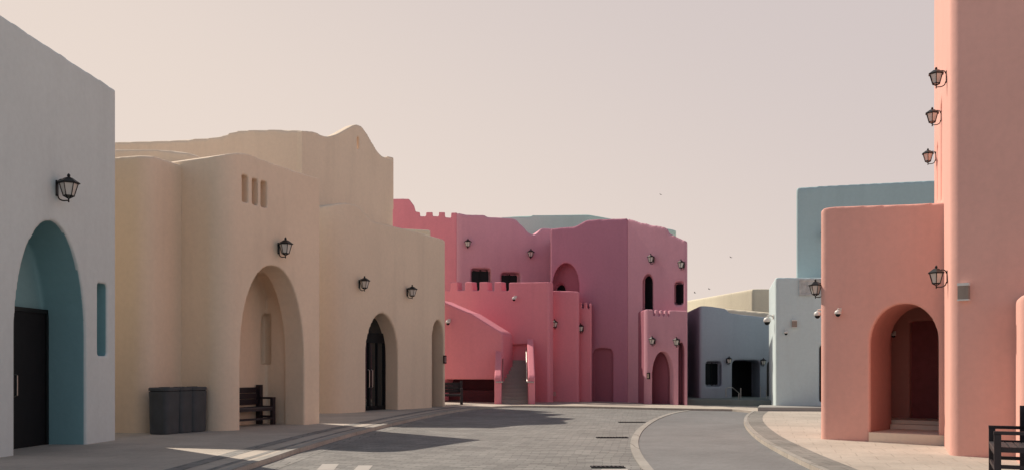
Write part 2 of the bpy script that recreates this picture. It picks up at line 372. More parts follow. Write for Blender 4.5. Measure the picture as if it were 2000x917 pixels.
# ------------------------------------------------------------------ cream house
rc = thing('plaster_house', (-7, 28, 0), 'long cream house with wavy gable and arched openings left of the street', 'house')
F1 = Facade(G(285, 21.95), G(352, 23.2)); k = F1.L
adobe('wall', F1, [(-.02, ZZ(302, 21.95)), (k * .3, ZZ(303, 22.2)), (k, ZZ(318, 23.1)), (k + .4, ZZ(320, 23.4))], 6, rc, M['cream'], rl=.35, rr=0, vox=.06)
F1b = Facade(G(300, 24.2), G(378, 24.6))
adobe('wall', Facade(G(-300, 24.2), G(380, 24.6)), [(0, ZZ(284, 24.2)), (3, ZZ(285, 24.2)), (7.63, ZZ(287, 24.3)), (8.5, ZZ(292, 24.5)), (9.17, ZZ(303, 24.6))], 4, rc, M['cream'], rl=0, rr=.3, vox=.08, smooth=4)
F2 = Facade((-7.10, 22.62), G(627, 26.0))
tp = [F2.sz(px, py) for px, py in ((404, 294), (475, 299), (530, 318), (580, 335), (626, 349))]
tp[0] = (0, tp[0][1])
arch2 = arch_poly(F2, 469, 594, 518, 705, p=2.15); a0, a1 = arch2[0][0], arch2[1][0]
slots = [rect_poly(F2, a, b, c, d) for a, b, c, d in ((473, 485, 342, 395), (493, 504, 349, 400), (510, 522, 354, 405))]
room = [(a0 - .25, -.5), (a1 + .12, -.5), (a1 + .12, 3.6), (a1 - .3, 4.15), (a0 + .3, 4.15), (a0 - .25, 3.6)]
niche = arch_poly(F2, 511, 528, 612, 630, t=1.45); nz = ZZ(710, F2.sd(520, 1.45)[1]); niche[0] = (niche[0][0], nz); niche[1] = (niche[1][0], nz)
adobe('wall', F2, tp, 5, rc, M['cream'], [(arch2, -.5, .8), (room, .7, 1.45), (niche, 1.3, 1.66)] + [(q, -.5, .3) for q in slots], rl=.5, rr=.08, vox=.03, smooth=2)
F3 = Facade(G(655, 31.75), G(871, 38)); 
tp = [F3.sz(px, py) for px, py in ((655, 400), (675, 396), (700, 402), (712, 414), (722, 426), (740, 435), (769, 441), (820, 454), (866, 467))]; tp[0] = (0, tp[0][1]); tp.append((F3.L, tp[-1][1] - .12))
arA = arch_poly(F3, 715, 778, 611, 690, p=1.9); arB = arch_poly(F3, 845, 867, 624, 660, p=2)
adobe('wall', F3, tp, 6, rc, M['cream'], [(arA, -.5, .75), (arB, -.5, .75)], rl=.6, rr=.1, vox=.05, smooth=3)
F4 = Facade(G(590, 32.4), G(769, 37))
tp = [F4.sz(px, py) for px, py in ((590, 255), (612, 257), (630, 264), (642, 266), (660, 261), (680, 250), (697, 243), (710, 251), (724, 273), (736, 293), (745, 303), (756, 308), (769, 311))]; tp[0] = (0, tp[0][1])
sl4 = rect_poly(F4, 697.5, 702, 267, 292)
adobe('wall', F4, tp, 5.5, rc, M['cream'], [(sl4, -1, 1), ([(-1, 9.0), (F4.L + 1, 9.0), (F4.L + 1, 13), (-1, 13)], .4, 7)], rl=.0, rr=.08, vox=.045, smooth=2)
F4b = Facade(G(-250, 34.3), G(592, 32.5))
tp = [F4b.sz(px, py) for px, py in ((-250, 282), (180, 277), (228, 276), (330, 273), (400, 269), (430, 265), (455, 257), (480, 253.5), (560, 252.5), (592, 254))]; tp[0] = (0, tp[0][1])
adobe('wall', F4b, tp, 5, rc, M['cream'], rl=0, rr=.0, vox=.08, smooth=3)
F4c = Facade(G(758, 37.3), G(770, 37.6))
adobe('chimney', F4c, [(0, ZZ(306, 37.4)), (F4c.L, ZZ(306, 37.5))], .8, rc, M['cream'], rl=0, rr=0, vox=.06, smooth=2, zb=8, curve=False)
F5 = Facade(G(780, 39.5), G(842, 40.2))
adobe('roof_box', F5, [(0, ZZ(446, 39.6)), (F5.L, ZZ(447, 40))], 2, rc, M['yellow'], rl=0, rr=0, vox=.07, smooth=2, zb=3, curve=False)
# glazed door in the wing's arch
def glazed(F, poly, t, root, zt):
    s0, s1 = poly[0][0], poly[1][0]; w = s1 - s0
    p_ = [(s, max(z, 0)) for s, z in poly]
    d = pane('door', F, p_, t + .06, M['doorglass'], root, th=.04, grow=.04)
    fr = bmesh.new(); m = (s0 + s1) / 2
    for a, b, c, e in ((s0 - .02, s0 + .09, 0, zt), (s1 - .09, s1 + .02, 0, zt), (m - .06, m + .06, 0, zt), (s0, s1, zt - .02, zt + .35), (s0, s1, 0, .16), (s0 + w * .24, s0 + w * .27, 0, zt), (s0 + w * .73, s0 + w * .76, 0, zt), (m - .03, m + .03, zt, zt + 1.0)):
        prism(fr, F, [(a, c), (b, c), (b, e), (a, e)], t - .03, t + .02)
    f_ = obj('frame', fr, M['door']); f_.parent = d; f_.data.transform(Matrix.Translation(-root.location))
    for s in (m - .1, m + .1):
        hb = bmesh.new(); tube(hb, [F.W(s, t - .03, .85), F.W(s, t - .09, .87), F.W(s, t - .09, 1.5), F.W(s, t - .03, 1.52)], .018)
        h = obj('handle', hb, M['steel']); h.parent = d; h.data.transform(Matrix.Translation(-root.location))
glazed(F3, arA, .62, rc, 2.55); glazed(F3, arB, .62, rc, 2.4)

# ------------------------------------------------------------------ pink house
rp = thing('plaster_house', (2, 45, 0), 'large pink house with battlements and an outside stair at the end of the street', 'house')
pk = M['pink']
def wall_px(name, A, B, top, depth, root, mat, e=None, **kw):
    F = Facade(A, B, e); tp = [F.sz(px, py) for px, py in top]; tp[0] = (0, tp[0][1]); tp[-1] = (F.L, tp[-1][1])
    return F, adobe(name, F, tp, depth, root, mat, **kw)
wall_px('wall', G(720, 50.5), G(893, 49.3), [(720, 388), (798, 388), (801, 391), (809, 402), (812, 413), (820, 414), (820.5, 422), (832, 422), (832.5, 414), (845, 414), (845.5, 422), (857, 422), (857.5, 414), (869, 414), (869.5, 424), (881, 425), (881.5, 415), (893, 415)], 3, rp, pk, e=(-.08, 1), curve=False, rl=0, rr=.1, vox=.035, smooth=1)
A_, B_ = G(890, 49.2), G(1082, 50.2); Fq = Facade(A_, B_)
w1 = rect_poly(Fq, 920.5, 959, 524, 585); w2 = rect_poly(Fq, 979, 1016, 532, 585); n1 = rect_poly(Fq, 966, 970, 430, 445); n2 = rect_poly(Fq, 978, 982, 430, 445)
F, _ = wall_px('wall', A_, B_, [(890, 415), (905, 417), (913, 419), (945, 419.5), (952, 423), (975, 424), (1005, 427), (1013, 434), (1023, 443), (1032, 453), (1040, 457), (1046, 457), (1052, 452), (1059, 445), (1082, 446)], 3, rp, M['mauve'],
               cuts=[(w1, -.5, .4), (w2, -.5, .4), (n1, -.5, .2), (n2, -.5, .2)], rl=.3, rr=0, vox=.07, smooth=4)
def window(F, rect, t, root, mull=1):
    w = pane('window', F, rect, t, M['glass'], root, th=.04)
    s0, z0 = rect[0]; s1, z1 = rect[2]; b = .05; fr = bmesh.new(); L_ = [(s0, s1, z0, z0 + b), (s0, s1, z1 - b, z1), (s0, s0 + b, z0 + b, z1 - b), (s1 - b, s1, z0 + b, z1 - b)]
    for i in range(mull): m = s0 + (s1 - s0) * (i + 1) / (mull + 1); L_.append((m - b / 2, m + b / 2, z0 + b, z1 - b))
    for a, c, d, e in L_: prism(fr, F, [(a, d), (c, d), (c, e), (a, e)], t - .09, t - .042)
    o = obj('frame', fr, M['door']); o.parent = w; o.data.transform(Matrix.Translation(-root.location)); return w
window(Fq, w1, .42, rp); window(Fq, w2, .42, rp)
A_, B_ = G(1075, 46), G(1227, 43.0); Fq = Facade(A_, B_, (.09, 1))
ra = arch_poly(Fq, 1079, 1131, 513, 560, p=2); ri = arch_poly(Fq, 1085, 1105, 553, 566, t=.55); bd = arch_poly(Fq, 1158, 1197, 680, 700, p=4.5)
sr = [(1.2, 1.2)]
F, _ = wall_px('wall', A_, B_, [(1075, 446), (1095, 444), (1122, 441.5), (1132, 437), (1146, 429.5), (1161, 428), (1200, 426.5), (1227, 426)], 5, rp, [M['mauve_shaded'], M['plum_dark']], e=(.09, 1), reveal=[(ra[0][0], ra[1][0], -1, 9, .04, .6), (bd[0][0], bd[1][0], -1, 9, .04, .4)], cuts=[(ra[:2] + ra[2:], -.5, .55), (ri, .3, .85), (bd, -.5, .22)], rl=.1, rr=.06, vox=.06, smooth=5)  # deeper shade put into this wall's colour; recesses coloured darker still
pane('window', Fq, ri, .86, M['glass'], rp)
A_, B_ = G(1225, 43.05), G(1343, 40.4); Fq = Facade(A_, B_, (.12, 1)); P3 = Fq
sa = arch_poly(Fq, 1256, 1276.5, 534, 552); wr = rect_poly(Fq, 1318, 1336, 549, 594)
sa[0] = (sa[0][0], 2.0); sa[1] = (sa[1][0], 2.0)
F, _ = wall_px('wall', A_, B_, [(1225, 426), (1240, 430), (1252, 434.5), (1264, 436), (1272, 439), (1290, 441), (1304, 446), (1308, 454), (1321, 461), (1341, 471)], 6, rp, M['mauve'], e=(.12, 1), cuts=[(sa, -.5, .5), (wr, -.5, .4)], rl=.08, rr=.1, vox=.055, smooth=5)
pane('window', Fq, sa, .52, M['glass'], rp); window(Fq, wr, .42, rp, 0)
ev = G(1246, 42.6) - G(1259, 41.1); A_, B_ = G(1259, 41.1), G(1343, 39.4); Fq = Facade(A_, B_, ev); P4 = Fq
pa = arch_poly(Fq, 1274, 1316, 685, 735, p=2.1); pb_ = arch_poly(Fq, 1325, 1337.5, 667, 690, p=2)
tpx = [(1259, 606), (1262, 603), (1275.5, 603.5), (1276, 616), (1280, 616), (1280.4, 604), (1285, 604), (1285.4, 616.5), (1289.5, 616.5), (1290, 604.5), (1294, 604.5), (1294.5, 617), (1298.5, 617), (1299, 605), (1303, 605), (1303.4, 617), (1307, 617), (1307.4, 605), (1343, 606)]
F, _ = wall_px('porch', A_, B_, tpx, 1.6, rp, [M['mauve'], M['plum_dark']], e=ev, reveal=[(-.5, .02, -1, 5, .16, 2), (pa[0][0], pa[1][0], -1, 3.2, .75, 1.3), (pb_[0][0], pb_[1][0], -1, 3.3, .05, .8)], cuts=[(pa, -.5, 1.1), (pb_, -.5, .6), ([(.3, ZZ(617, 41)), (9, ZZ(617, 41)), (9, 9), (.3, 9)], .3, 3)], curve=False, rl=.2, rr=0, vox=.024, smooth=1)  # porch side's shade put into its colour; arch recesses coloured darker too
A_, B_ = G(860, 47.2), G(1072, 43.2); F0 = Facade(A_, B_)
so_ = rect_poly(F0, 984, 1029, 672, None)
tpx = [(860, 566), (879.5, 566), (880, 550), (893, 549.5), (893.5, 566), (908, 566), (908.4, 550), (922, 549.5), (922.4, 566.5), (936, 566.5), (936.4, 550), (952, 549.5), (952.4, 567), (965.6, 567), (966, 550), (979, 549.5), (979.4, 567), (993.6, 567), (994, 551), (1072, 550)]
wall_px('terrace_wall', A_, B_, tpx, .4, rp, pk, curve=False, cuts=[(so_, -.5, .22)], rl=0, rr=.12, vox=.035, smooth=1)
wall_px('terrace_wall', G(1060, 44.5), G(1132, 43.7), [(1060, 567), (1100, 567), (1132, 568.5)], .8, rp, pk, e=(.05, 1), rl=0, rr=.15, vox=.05, smooth=3)
wall_px('terrace_wall', G(1126, 44.3), G(1156, 43.8), [(1126, 589), (1136.5, 589), (1137, 601), (1140.5, 601), (1141, 590), (1147, 590), (1147.4, 602), (1151.5, 602), (1152, 591.5), (1156, 592)], .8, rp, pk, e=(.07, 1), curve=False, rl=0, rr=.1, vox=.03, smooth=1)
A_, B_ = G(858, 43.6), G(982, 42.6); Fs = Facade(A_, B_); rec = rect_poly(Fs, 868, 966, 740, None)
wall_px('stair_wall', A_, B_, [(858, 584), (873, 591), (909, 606.5), (917, 609), (975, 645), (980, 650), (982, 655)], 1.5, rp, pk, curve=False, cuts=[(rec, -.5, 1.2)], rl=0, rr=.1, vox=.05, smooth=4)
bars('ledge', Fs, [(Fs.sd(866)[0], Fs.sd(964)[0], .0, .55)], .55, 1.1, M['maroon'], rp)  # ledge and recess back coloured near-black to deepen the shade in here
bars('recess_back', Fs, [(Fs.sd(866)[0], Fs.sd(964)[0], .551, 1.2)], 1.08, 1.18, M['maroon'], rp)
st = thing('stair', (0, 0, 0), None, None); bpy.data.objects.remove(st)
sb = bmesh.new()
xs0, xs1 = G(979, 41.2).x, G(1032, 41.2).x
for i in range(12): box(sb, ((xs0 + xs1) / 2, 41.2 + i * .28 + (3.36 - i * .28) / 2, i * .165 + .0825), (xs1 - xs0, 3.36 - i * .28, .165))
obj('stair', sb, M['stepg'], rp)
for (pl, pr_) in ((966, 979.6), (1031.4, 1045)):
    x0, x1 = G(pl, 41).x, G(pr_, 41).x; Fc = Facade((x0, 40.7), (x0, 43.7)); Fc.e = Vector((1, 0, 0))
    adobe('stair_parapet', Fc, [(0, 1.15), (.12, 1.28), (3.0, 3.0)], x1 - x0, rp, pk, curve=False, rl=0, rr=0, vox=.04, smooth=4)
for x, s in ((xs0 + .06, 1), (xs1 - .06, -1)):
    hb = bmesh.new(); tube(hb, [(x - s * .3, 40.62, .98), (x, 40.62, .98), (x, 40.9, 1.0), (x, 43.6, 2.55)], .03); obj('handrail', hb, M['steel'], rp)
# ------------------------------------------------------------------ mint, slate, straw houses
rm = thing('plaster_house', (6, 60, 0), 'mint green house showing above the pink roofline', 'house')
ev = G(1323, 60) - G(1150, 54)
wall_px('wall', G(960, 54), G(1150, 54), [(960, 424), (975, 424.5), (1000, 421), (1080, 419), (1140, 417.5), (1150, 418)], ev.length, rm, M['mint'], e=ev, rl=0, rr=.3, vox=.12, smooth=4, curve=False)
rs = thing('plaster_house', (10, 44, 0), 'low slate blue house with square window beyond the pink house', 'house')
pl_ = bmesh.new(); pf = [G(1334, 40.3), G(1515, 38.2), (14.5, 38.2, 0), (14.5, 55, 0), (8.1, 55, 0)]
v0 = [pl_.verts.new((p[0], p[1], -.1)) for p in pf]; v1 = [pl_.verts.new((p[0], p[1], .24)) for p in pf]; pl_.faces.new(v1)
for i in range(5): pl_.faces.new((v0[i], v0[(i + 1) % 5], v1[(i + 1) % 5], v1[i]))
po = obj('forecourt', pl_, stucco('grey_green_render', (.20, .225, .215), stain=.6)); tag(po, kind='structure')
A_, B_ = G(1366, 41.6), G(1515, 43.4); ev = G(1336, 47) - A_; Fq = Facade(A_, B_, ev); SLF = Fq
wn = rect_poly(Fq, 1378, 1408.5, 705, 754); op = arch_poly(Fq, 1430, 1484, 702, 712, p=4); oq = arch_poly(Fq, 1498, 1530, 704, 716, p=4)
wall_px('wall', A_, B_, [(1366, 596.5), (1384, 597), (1416, 602), (1424, 609), (1440, 612), (1475, 616), (1515, 620)], 9, rs, M['slate'], e=ev, cuts=[(wn, -.5, .5), (op, -.5, 1.8), (oq, -.5, 1.8)], rl=.15, rr=0, vox=.06, smooth=4)
window(Fq, wn, .52, rs, 1)
pane('door', Fq, op, 1.78, M['door'], rs); pane('door', Fq, oq, 1.78, M['door'], rs)
hr = thing('handrail', G(1440, 40.6, .24), 'thin steel handrail on the forecourt of the slate blue house', 'handrail')
def rail(px_pts, d):
    return [Vector((G(x, d).x, d + dd, ZZ(y, d))) for x, y, dd in px_pts]
hb = bmesh.new(); tube(hb, rail([(1418, 773, 0), (1418, 758, 0), (1421, 756, 0), (1431, 756, 0), (1444, 767, 0), (1443.5, 776, 0)], 40.6), .018)
tube(hb, rail([(1450, 777, .3), (1450, 757, .3)], 40.6), .03); tube(hb, rail([(1443, 777, 0), (1443, 767, 0)], 40.6), .025); obj('rail', hb, M['steel'], hr)
hr = thing('handrail', G(1490, 40.9, .24), 'short sloping steel handrail beside the dark opening nearest the pale blue-grey house', 'handrail')
hb = bmesh.new(); tube(hb, rail([(1485, 776, 0), (1485, 753, 0), (1497, 763, 0), (1497, 777, 0)], 40.9), .018); obj('rail', hb, M['steel'], hr)
ry = thing('plaster_house', (15, 60, 0), 'sunlit straw yellow house above the slate blue roof', 'house')
A_, B_ = G(1470, 56), G(1600, 56); ev = G(1336, 66) - A_
Fy = Facade(A_, B_, ev); zt = ZZ(563, 56)
adobe('wall', Fy, [(0, zt), (Fy.L, zt)], ev.length, ry, M['yellow'], rl=.12, rr=0, vox=.08, smooth=3, curve=False)
wall_px('wall', G(1400, 52), G(1525, 49.5), [(1400, 600), (1420, 602), (1470, 606.5), (1525, 611)], 2, ry, M['yellow'], rl=0, rr=0, vox=.08, smooth=3)
# ------------------------------------------------------------------ pale blue-grey house, centre right
rl_ = thing('plaster_house', (12, 36, 0), 'pale blue-grey house with dusty teal upper block behind the salmon wall', 'house')
A_, B_ = G(1514, 35.5), G(1720, 35.0); ev = G(1506, 38.5) - A_; FL = Facade(A_, B_, ev)
slw = rect_poly(FL, 1600, 1622, 672, 786)
wall_px('wall', A_, B_, [(1514, 540.5), (1562, 541), (1600, 541), (1720, 540)], 5, rl_, M['pale'], e=ev, cuts=[(slw, -.5, .3)], rl=.12, rr=0, vox=.06, smooth=4)
pane('window', FL, slw, .31, M['glass'], rl_)
wall_px('wall', G(1555, 37.6), G(1870, 36.4), [(1555, 365.5), (1640, 361), (1740, 355.5), (1820, 351.5), (1870, 349)], 6, rl_, M['tealtall'], e=(.36, 1), rl=.1, rr=0, vox=.08, smooth=4)
bm = bmesh.new(); box(bm, (0, 0, 0), (1, 1, 1)); bm.free()
sbm = bmesh.new(); q = [G(1480, 33.9), G(1720, 33.4), G(1720, 36), G(1484, 36)]
v0 = [sbm.verts.new((p.x, p.y, -.05)) for p in q]; v1 = [sbm.verts.new((p.x, p.y, .14)) for p in q]; sbm.faces.new(v1)
for i in range(4): sbm.faces.new((v0[i], v0[(i + 1) % 4], v1[(i + 1) % 4], v1[i]))
obj('step', sbm, stucco('grey_step_stone', (.36, .35, .33)), rl_)
# carved stone panel
cp = rect_poly(FL, 1561, 1640, 544, 576); s0, z0 = cp[0]; s1, z1 = cp[2]
bm = bmesh.new(); prism(bm, FL, cp, -.03, .05)
for a, b, c, d in ((s0, s1, z0, z0 + .06), (s0, s1, z1 - .06, z1), (s0, s0 + .06, z0 + .06, z1 - .06), (s1 - .06, s1, z0 + .06, z1 - .06)): prism(bm, FL, [(a, c), (b, c), (b, d), (a, d)], -.07, -.032)
zc = (z0 + z1) / 2
for i in range(5):
    cs = s0 + .28 + i * .31
    if cs > s1 - .15: break
    for ang in (0, 60, 120, 180, 240, 300) if i % 2 else (90, 70, 110, 270):
        a = math.radians(ang); L_ = .11 if i % 2 else .2; pts = []
        for j in range(9):
            th = math.pi * 2 * j / 8; pts.append((cs + math.cos(a) * L_ * .55 + math.cos(th) * math.cos(a) * L_ * .5 - math.sin(th) * math.sin(a) * .03, zc + math.sin(a) * L_ * .55 + math.cos(th) * math.sin(a) * L_ * .5 + math.sin(th) * math.cos(a) * .03))
        prism(bm, FL, pts[:-1], -.055, -.031)
obj('carved_panel', bm, M['panel'], rl_)

# ------------------------------------------------------------------ salmon house, right
rr_ = thing('plaster_house', (8.5, 18, 0), 'salmon pink house with a tall tower and a round-arched passage on the right', 'house')
A_, B_ = G(1598, 20.12), G(1850, 18.4); FS = Facade(A_, B_)
ar = arch_poly(FS, 1698, 1833, 592, 672, p=2.1)
i0, _d = FS.sd(1737, 1.5); i1, _d = FS.sd(1826, 1.5)
inn = [(i0, -.5), (i1 + .3, -.5), (i1 + .3, 2.9), (i0, 2.9)]; rm_ = [(i0 - .9, -.5), (i1 + .3, -.5), (i1 + .3, 3.3), (i0 - .9, 3.3)]
dr = rect_poly(FS, 1776, 1840, 625, None, t=2.9)
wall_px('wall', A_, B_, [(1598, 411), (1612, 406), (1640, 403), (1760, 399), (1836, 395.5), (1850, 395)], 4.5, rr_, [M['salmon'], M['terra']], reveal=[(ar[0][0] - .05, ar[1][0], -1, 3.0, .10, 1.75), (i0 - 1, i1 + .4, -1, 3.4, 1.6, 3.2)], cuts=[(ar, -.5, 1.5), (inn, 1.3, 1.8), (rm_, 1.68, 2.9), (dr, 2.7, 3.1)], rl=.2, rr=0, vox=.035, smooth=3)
pane('door', FS, [(a, max(b, .3)) for a, b in dr], 3.09, M['reddoor'], rr_, grow=.02)
bars('step', FS, [(ar[0][0] + .01, ar[1][0] + .2, 0, .2)], -.07, 1.5, M['step'], rr_)  # passage steps coloured extra pale in place of sunlight on them
bars('step', FS, [(i0 + .02, i1 + .3, 0, .30)], 1.502, 1.8, M['step'], rr_)
bars('step', FS, [(i0 - .95, i1 + .35, 0, .38)], 1.802, 2.9, M['step'], rr_)
At = Vector((7.70, 16.2, 0)); Bt = At + Vector((.78, -.62, 0)).normalized() * 6; et = G(1824.5, 23.6) - At
FT = Facade(At, Bt, et); SF = Facade(At + et, At)          # tower front; tower's left side
def side_cut(poly, d):                                      # express an opening of the side face as a prism in the tower's own frame
    return poly, d
side = Facade(At + et, At)
sc1 = rect_poly(side, 1836.2, 1839.4, 202, 392); sc2 = rect_poly(side, 1829.2, 1831.8, 283, 392); sc3 = rect_poly(side, 1841.0, 1843.6, 602, 786)
class FA(Facade): pass
LL = et.length
# the tower is extruded from its left side so that openings in that side can be cut straight in
side.e = FT.u.copy()
adobe('tower', side, [(0, 11.5), (LL, 11.5)], 6, rr_, M['salmon'], cuts=[(sc1, -.5, .25), (sc2, -.5, .25), (sc3, -.5, .25)], rl=.1, rr=.16, vox=.05, smooth=3, curve=False)
A_, B_ = G(1992, 14.7), G(2200, 13.4)
wall_px('buttress', A_, B_, [(1992, 582), (2000, 574), (2040, 570), (2200, 560)], 1.3, rr_, M['salmon'], e=(.42, .91), rl=.12, rr=0, vox=.04, smooth=6)

# ------------------------------------------------------------------ repeated street furniture
def copy_tree(o, parent=None):
    c = o.copy(); COL.objects.link(c); c.parent = parent
    for ch in [x for x in bpy.data.objects if x.parent == o]: copy_tree(ch, c)
    return c
def make_lantern():
    r = thing('wall_lantern', (0, 0, 0), 'x', 'wall lantern', 'black iron lanterns on the house walls')
    bm = bmesh.new(); box(bm, (.01, 0, -.02), (.02, .07, .30)); obj('wall_plate', bm, M['black'], r, world=False)
    bm = bmesh.new(); cx = .24
    tube(bm, catmull([(.02, 0, .06), (.05, 0, .13), (.12, 0, .15), (.18, 0, .13)], 5), .012); obj('upper_arm', bm, M['black'], r, True, world=False); bm = bmesh.new()
    tube(bm, catmull([(.02, 0, -.14), (.05, 0, -.22), (.12, 0, -.255), (.20, 0, -.255), (cx, 0, -.255)], 5), .013)
    tube(bm, [(cx, 0, -.29), (cx, 0, -.2)], .014); obj('lower_arm', bm, M['black'], r, True, world=False)
    cg = bmesh.new(); n = 6; ph = math.pi / 6
    def pt(rad, z, k): return (cx + rad * math.cos(ph + 2 * math.pi * k / n), rad * math.sin(ph + 2 * math.pi * k / n), z)
    for k in range(n):
        tube(cg, [pt(.095, -.17, k), pt(.165, .07, k)], .0095, 6)
        tube(cg, [pt(.165, .07, k), pt(.165, .07, k + 1)], .010, 6); tube(cg, [pt(.095, -.17, k), pt(.095, -.17, k + 1)], .012, 6)
        tube(cg, [pt(.095, -.17, k), (cx, 0, -.225)], .008, 6)
    obj('cage', cg, M['black'], r, world=False)
    gl = bmesh.new(); lathe(gl, [(.088, -.165), (.158, .068)], 6, (cx, 0), ph); obj('glass', gl, M['frost'], r, world=False)
    rf = bmesh.new(); lathe(rf, [(.2, .068), (.205, .085), (.13, .135), (.075, .175), (.03, .19)], 6, (cx, 0), ph); lathe(rf, [(.015, .19), (.032, .205), (.028, .235), (.006, .26)], 8, (cx, 0)); obj('roof', rf, M['black'], r, world=False)
    return r
LAN = make_lantern(); lan_used = [False]
def lantern(pos, out, label, sc=1.0):
    o = LAN if not lan_used[0] else copy_tree(LAN); lan_used[0] = True
    o.location = pos; o.rotation_euler = (0, 0, math.atan2(out[1], out[0])); o.scale = (sc,) * 3; o['label'] = label; return o
def lantern_on(F, px, py, label, sc=1.0, lift=.02, t=0.0):
    """px, py: where the lantern body shows; solve for the wall point behind it"""
    t_ = t; best = None; out = -F.n if F.e == F.n else -F.n
    s, d = F.sd(px, t_)
    for _ in range(8):
        base = F.W(s, t_, 0); body = base + out * .24 * sc; pxb = CX + FPX * body.x / body.y; s += (F.sd(px, t_)[0] - F.sd(pxb, t_)[0]) * .9
    base = F.W(s, t_, 0) + out * .002; body = base + out * .24 * sc
    z = ZZ(py, body.y); base.z = z + .015 * sc; return lantern(base, out, label, sc)
lantern_on(FB, 134, 367, 'large black lantern above the teal arch of the pale blue house')
lantern_on(F2, 557.5, 483, 'black lantern above the arch that shelters the bench')
lantern_on(F3, 712, 553, 'black lantern above the glazed arch of the cream wing')
lantern_on(F3, 805, 569, 'black lantern on the cream wing between its two arches')
def find(x, y): return None
PU = Facade(G(890, 49.2), G(1082, 50.2)); W1 = Facade(G(1060, 44.5), G(1132, 43.7)); W2 = Facade(G(1126, 44.3), G(1156, 43.8))
lantern_on(PU, 914, 475, 'small lantern high on the pink house over the first upper window')
lantern_on(PU, 1037, 495, 'small lantern high on the pink house just under the dip in its roofline')
lantern_on(P3, 1271, 505, 'lantern above the tall arched slit window of the pink house', .9)
lantern_on(P3, 1330, 516, 'lantern above the small square upper window of the pink house', .9)
lantern_on(P4, 1273.5, 665, 'lantern over the start of the pink porch arch, under the battlements', .85)
lantern_on(P4, 1321, 667, 'lantern between the wide and the narrow arch of the pink porch', .85)
lantern_on(W1, 1083, 632, 'lantern on the pink wall right of the outside stair', .9)
lantern_on(W2, 1134, 640, 'lantern on the narrow crenellated pink wall', .9)
lantern_on(SLF, 1424, 703, 'lantern on the slate blue house between window and doorway', .75)
lantern_on(SLF, 1491, 706, 'lantern on the slate blue house between its two doorways', .75)
so_out = -side.n
def lantern_side(px_body, py, d, label, sc):
    # on the tower's lit side at depth d
    k_ = (d - At.y) / et.y; base = At + et * k_; o_ = so_out; p_ = base + o_ * .004
    body = p_ + o_ * .24 * sc; p_.z = ZZ(py, body.y) + .015 * sc; return lantern(p_, o_, label, sc)
lantern_side(1825, 152, 17.3, 'topmost of the lanterns on the sunlit side of the tower', .74)
lantern_side(1817, 228, 19.4, 'second lantern from the top on the sunlit side of the tower', .74)
lantern_side(1814, 306, 22.3, 'smallest looking lantern on the tower side, above the low salmon wall', .74)
lantern_side(1828, 540, 17.0, 'lantern on the tower right of the salmon arch', .78)
p_ = G(1608.5, 20.3); p_.z = ZZ(562, 20.3); lantern(p_, Vector((-1, -.12, 0)), 'lantern on the left corner of the low salmon wall, before the carved panel', .78)
ps = FS.W(FS.sd(1748, 2.85)[0], 2.898, 0); ps.z = ZZ(607, ps.y); lantern(ps, -FS.n, 'lantern in the shade inside the salmon passage', .7)

def make_dome():
    r = thing('security_camera', (0, 0, 0), 'x', 'security camera', 'white dome security cameras')
    bm = bmesh.new(); tube(bm, catmull([(0, 0, .06), (.06, 0, .09), (.12, 0, .08), (.13, 0, .04)], 4), .016); obj('bracket', bm, M['white'], r, world=False); bm = bmesh.new(); box(bm, (.008, 0, .06), (.016, .07, .09)); obj('wall_plate', bm, M['white'], r, world=False)
    bm = bmesh.new(); lathe(bm, [(.025, .055), (.06, .035), (.072, .0), (.072, -.03), (.062, -.036)], 16, (.13, 0)); obj('housing', bm, M['white'], r, True, world=False)
    bm = bmesh.new(); lathe(bm, [(.056, -.034), (.055, -.05), (.045, -.075), (.026, -.092), (.006, -.098)], 16, (.13, 0)); obj('dome', bm, M['glass'], r, True, world=False)
    return r
DOM = make_dome(); dom_used = [False]
def dome(pos, out, label, sc=1.0):
    o = DOM if not dom_used[0] else copy_tree(DOM); dom_used[0] = True
    o.location = pos; o.rotation_euler = (0, 0, math.atan2(out[1], out[0])); o.scale = (sc,) * 3; o['label'] = label; return o
def dome_on(F, px, py, label, sc=1.0, t=0):
    s, d = F.sd(px, t); p = F.W(s, t, 0) - F.n * .003; p.z = ZZ(py, d - .13) ; return dome(p, -F.n, label, sc)
dome_on(FS, 1641, 609, 'white dome camera on the low salmon wall', .95)
dome_on(FL, 1534, 648, 'lower white dome camera on the face of the pale blue-grey house', 1.1)
p_ = G(1608, 20.35); p_.z = ZZ(612, 20.3); dome(p_, Vector((-1, -.15, 0)), 'white dome camera under the corner lantern of the low salmon wall', 1.05)
p_ = G(1511, 36.1); p_.z = ZZ(624, 36); dome(p_, Vector((-1, -.1, 0)), 'white dome camera reaching out over the slate blue house', 2.0)
dome_on(F0, 1008, 582, 'white dome camera on the crenellated pink terrace wall', 1.3)
dome_on(Fs, 878, 628, 'white dome camera on the sloping pink stair wall', 1.5)
dome_on(FS, 1748, 652, 'small dome camera deep inside the salmon passage', .8, t=2.88)

